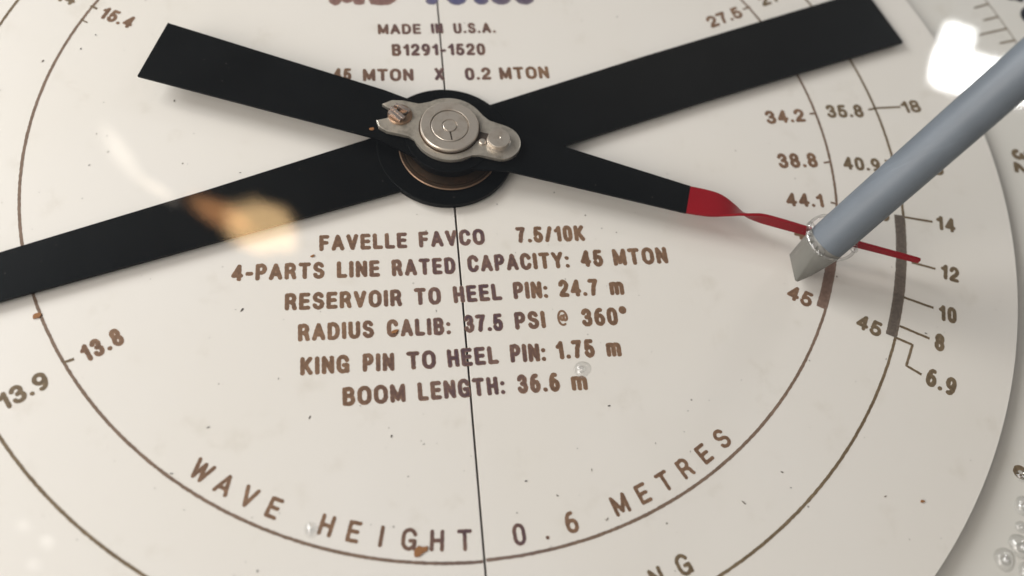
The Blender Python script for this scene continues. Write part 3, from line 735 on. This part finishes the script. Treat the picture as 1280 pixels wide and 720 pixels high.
# the cross-slotted copper screw in the fork
scx, scy = dxy(O, -10.6, .3)
screw = link_mesh('screw', lathe([(2.5, 6.5), (2.55, 6.9), (2.3, 7.2), (1.5, 7.3), (0, 7.3)], scx, scy, 40), M_brass, clamp, True)
for (u0, v0, u1, v1, h) in ((-1.9, 1.2, .8, -1.6, .5), (-.9, 1.9, 2.0, .2, .55), (-2.2, .2, .1, -1.9, .35)):
    p0, p1 = Vector((scx + u0, scy + v0)), Vector((scx + u1, scy + v1))
    d = (p1 - p0).normalized(); nrm = Vector((-d.y, d.x)) * .38
    bm = prism([tuple(p0 + nrm), tuple(p0 - nrm), tuple(p1 - nrm), tuple(p1 + nrm)], 7.1, 7.75 + h * .5, bevel=.1)
    link_mesh('ridge', bm, M_screw, screw, True)
for (u0, v0, u1, v1) in ((-1.4, .2, .9, 1.5), (-.6, -.9, 1.5, -.1)):
    p0, p1 = Vector((scx + u0, scy + v0)), Vector((scx + u1, scy + v1))
    d = (p1 - p0).normalized(); nrm = Vector((-d.y, d.x)) * .16
    link_mesh('groove', prism([tuple(p0 + nrm), tuple(p0 - nrm), tuple(p1 - nrm), tuple(p1 + nrm)], 7.45, 7.62), M_gap, screw)

# ------------------------------------------------------------------ clear cover sheet with a hole for the rod
ZG0, ZG1 = 11.0, 12.0
HX, HY, HR = 73.0, -31.1, 5.0
cover = tag(empty('cover_sheet', (0, 0, 0)), 'flat clear cover sheet over the whole dial, drilled where the grey rod passes through', 'cover')
bm = bmesh.new()
n = 64
inner = [(HX + HR * math.cos(2 * PI * i / n), HY + HR * math.sin(2 * PI * i / n)) for i in range(n)]
outer = []
for i in range(n):
    dx, dy = math.cos(2 * PI * i / n), math.sin(2 * PI * i / n)
    ts = []
    if dx > 1e-9: ts.append((215 - HX) / dx)
    if dx < -1e-9: ts.append((-215 - HX) / dx)
    if dy > 1e-9: ts.append((195 - HY) / dy)
    if dy < -1e-9: ts.append((-195 - HY) / dy)
    tt = min(ts)
    outer.append((HX + dx * tt, HY + dy * tt))
V = {}
for nm, ring_pts in (('i', inner), ('o', outer)):
    for z in (ZG0, ZG1):
        V[nm, z] = [bm.verts.new((x * MM, y * MM, z * MM)) for x, y in ring_pts]
for i in range(n):
    j = (i + 1) % n
    bm.faces.new((V['i', ZG1][i], V['o', ZG1][i], V['o', ZG1][j], V['i', ZG1][j]))
    bm.faces.new((V['i', ZG0][i], V['i', ZG0][j], V['o', ZG0][j], V['o', ZG0][i]))
    bm.faces.new((V['i', ZG1][i], V['i', ZG1][j], V['i', ZG0][j], V['i', ZG0][i]))
    bm.faces.new((V['o', ZG1][i], V['o', ZG0][i], V['o', ZG0][j], V['o', ZG1][j]))
link_mesh('sheet', bm, M_glass, cover)
# polished raised lip round the hole
bm = bmesh.new()
for i in range(64):
    pass
prof = [(HR - .02 + .30 * math.cos(a), 11.85 + .34 * math.sin(a)) for a in [2 * PI * k / 10 for k in range(11)]]
link_mesh('hole_lip', lathe(prof, HX, HY, 72), M_drop, cover, True)

for ang_, rr_ in ((148, .8), (166, .65), (184, .55), (202, .7), (222, .95), (322, .75)):
    bm = bmesh.new()
    bmesh.ops.create_uvsphere(bm, u_segments=20, v_segments=12, radius=rr_ * MM)
    a_ = math.radians(ang_)
    ob = link_mesh('clear_bead', bm, M_drop, cover, True)
    ob.location = ((HX + 4.7 * math.cos(a_)) * MM, (HY + 4.7 * math.sin(a_)) * MM, (ZG1 + .25) * MM)
    ob.scale = (1, 1.25, .8)

# ------------------------------------------------------------------ grey rod: round shaft, chisel-shaped end that pushes the red tip
rod = tag(empty('setting_rod', (0, 0, 0)), 'slanting blue-grey round rod coming down through the cover, its chisel end beside the red tip', 'rod')
p0 = Vector((72.7, -31.3, 11.0)); p1 = Vector((96.5, -17.8, 51.5))
ax = (p1 - p0).normalized()
def frame_ring(c, r, n=40, axis=None, ph=0):
    axis = axis or ax
    u = Vector((0, 1, 0)) - axis * axis.y; u.normalize()
    v = axis.cross(u)
    return [c + (u * math.cos(2 * PI * i / n + ph) + v * math.sin(2 * PI * i / n + ph)) * r for i in range(n)]
bm = bmesh.new()
rws = []
for s, r in ((-1.2, 3.55), (-.9, 3.9), (0, 3.98), (6, 4.0), (20, 4.0), (60, 4.0), (150, 4.0), (152, 3.9), (153, 3.3)):
    rws.append([bm.verts.new(q * MM) for q in frame_ring(p0 + ax * s, r)])
for a, b2 in zip(rws[:-1], rws[1:]):
    for i in range(40): bm.faces.new((a[i], a[(i + 1) % 40], b2[(i + 1) % 40], b2[i]))
bm.faces.new(rws[0]); bm.faces.new(rws[-1][::-1])
link_mesh('shaft', bm, M_rod, rod, True)
bm = bmesh.new()
pts = [q for q in frame_ring(p0 + ax * -.4, 4.0, 36)]
pts += [q for q in frame_ring(p0 + ax * -1.6, 4.0, 36)]
pts += [Vector(q) for q in ((75.9, -33.4, 8.8), (73.0, -34.9, 5.2))]
pts += [Vector(q) for q in ((68.3, -36.3, 2.6), (67.9, -35.9, 2.5), (68.3, -29.8, 2.2), (68.7, -29.4, 2.3), (71.2, -30.2, 3.3), (71.4, -35.0, 3.7), (71.1, -35.5, 3.6))]
for q in pts: bm.verts.new(q * MM)
hull = bmesh.ops.convex_hull(bm, input=bm.verts[:])
bmesh.ops.delete(bm, geom=list({g for g in hull['geom_interior'] + hull['geom_unused'] if isinstance(g, bmesh.types.BMVert)}), context='VERTS')
bmesh.ops.dissolve_limit(bm, angle_limit=math.radians(4), verts=bm.verts[:], edges=bm.edges[:])
sharp = [e for e in bm.edges if len(e.link_faces) == 2 and e.calc_face_angle(0) > math.radians(20)]
bmesh.ops.bevel(bm, geom=sharp, offset=.22 * MM, segments=3, affect='EDGES', profile=.5)
link_mesh('chisel_end', bm, M_tab, rod, True)

# ------------------------------------------------------------------ water drops on the cover
def drop(x, y, r, label, squash=.75):
    prof = [(r * math.cos(a), ZG1 + .02 + r * squash * math.sin(a)) for a in [PI / 2 * k / 10 for k in range(11)]]
    prof[-1] = (0, prof[-1][1])
    bm = lathe([(0, ZG1 + .02)] + prof, 0, 0, 36)
    for v in bm.verts:
        a = math.atan2(v.co.y, v.co.x)
        k = 1 + .06 * math.sin(2 * a + x) + .04 * math.sin(3 * a + y)
        v.co.x *= k; v.co.y *= k
    o = link_mesh('water_drop', bm, M_drop, None, True)
    bmi = bmesh.new()
    bmesh.ops.create_uvsphere(bmi, u_segments=20, v_segments=12, radius=.42 * r * MM, matrix=Matrix.Translation((-.15 * r * MM, -.12 * r * MM, (ZG1 + .45 * r) * MM)))
    link_mesh('inner_glint_sphere', bmi, M_drop, o, True)  # inner sphere added to give the drop a dark spot and sparkles
    o.location = (x * MM, y * MM, 0)
    return tag(o, label, 'water drop', 'clear drops on the cover sheet')
drop(19.08, -55.65, 1.5, 'clear round drop just above the letter m after 36.6')
drop(-28.1, -79.85, 1.15, 'clear drop just left of the H of HEIGHT')
drop(94.09, -85.7, 1.7, 'uppermost big clear drop by the right edge of the photo, below the figure 6')
drop(92.2, -89.2, 1.0, 'tiny clear drop just below the uppermost big drop at the right edge')
drop(87.2, -94.2, 1.9, 'large clear drop at the lower left of the cluster in the bottom right corner')
drop(91.0, -92.4, 2.1, 'largest clear drop, second from the left in the bottom right corner')
drop(91.0, -96.6, 1.8, 'clear drop at the bottom edge, under the largest drop of the corner cluster')
drop(95.75, -80.5, 1.1, 'topmost small clear drop at the right edge, close below the figure 6')

# ------------------------------------------------------------------ rust flakes and dust
def flake(x, y, r, label, z=.09):
    pts = []
    k = random.randint(8, 11)
    for i in range(k):
        a = 2 * PI * i / k
        rr_ = r * random.uniform(.55, 1.15)
        pts.append((rr_ * math.cos(a) * 1.3, rr_ * math.sin(a) * .8))
    o = link_mesh('rust_flake', prism(pts, 0, .14, bevel=.04), M_rust)
    o.location = (x * MM, y * MM, z * MM); o.rotation_euler = (0, 0, random.random() * .6)
    return tag(o, label, 'flake', 'rust flakes')
flake(-11.0, -82.7, 1.15, 'orange-brown rust flake at the foot of the letter G of HEIGHT')
flake(-78.6, -34.9, .75, 'rust-brown flake on the inner ring at the left, below the wide hand')
flake(-13.4, -41.6, .55, 'small orange flake on the first letter of CALIB')
flake(-28.8, -24.6, .35, 'tiny brown flake just left of FAVELLE')
flake(83.0, -81.5, .4, 'tiny reddish brown flake near the lower right rim of the dial')
flake(-16.2, 1.6, .5, 'orange-brown flake at the forked end of the steel clamp', 5.25)
bm = bmesh.new()
def speck(x, y, r, el, ang, z=.07):
    k = 6
    ca, sa = math.cos(ang), math.sin(ang)
    vs = []
    for i in range(k):
        a = 2 * PI * i / k
        px, py = r * el * math.cos(a) * random.uniform(.7, 1.2), r * math.sin(a) * random.uniform(.6, 1.2)
        vs.append(bm.verts.new(((x + px * ca - py * sa) * MM, (y + px * sa + py * ca) * MM, (z + random.uniform(0, .04)) * MM)))
    cen = bm.verts.new((x * MM, y * MM, (z + r * .8) * MM))
    for i in range(k): bm.faces.new((vs[i], vs[(i + 1) % k], cen))
cnt = 0
while cnt < 260:
    x, y = random.uniform(-92, 118), random.uniform(-108, 60)
    if math.hypot(x, y) > 122: continue
    big = random.random()
    r = .06 if big < .75 else (.09 if big < .96 else .14)
    speck(x, y, r * random.uniform(.7, 1.3), random.choice((1, 1.2, 1.5, 3.2)), random.random() * PI)
    cnt += 1
for x, y, a in ((-29.5, -57.5, 1.1), (-15, -62.0, 1.2), (14, -75, -.6), (57.0, -74.0, -.3), (76, -80, .2), (94.5, -48, -.5), (-53, -66, 0), (8.7, -72, 0), (26, -59, 0)):
    speck(x, y, .13, 2.6, a)
tag(link_mesh('dust', bm, M_dust, None), 'fine dark dust specks and fibres scattered over the white dial', 'dust', kind='stuff')
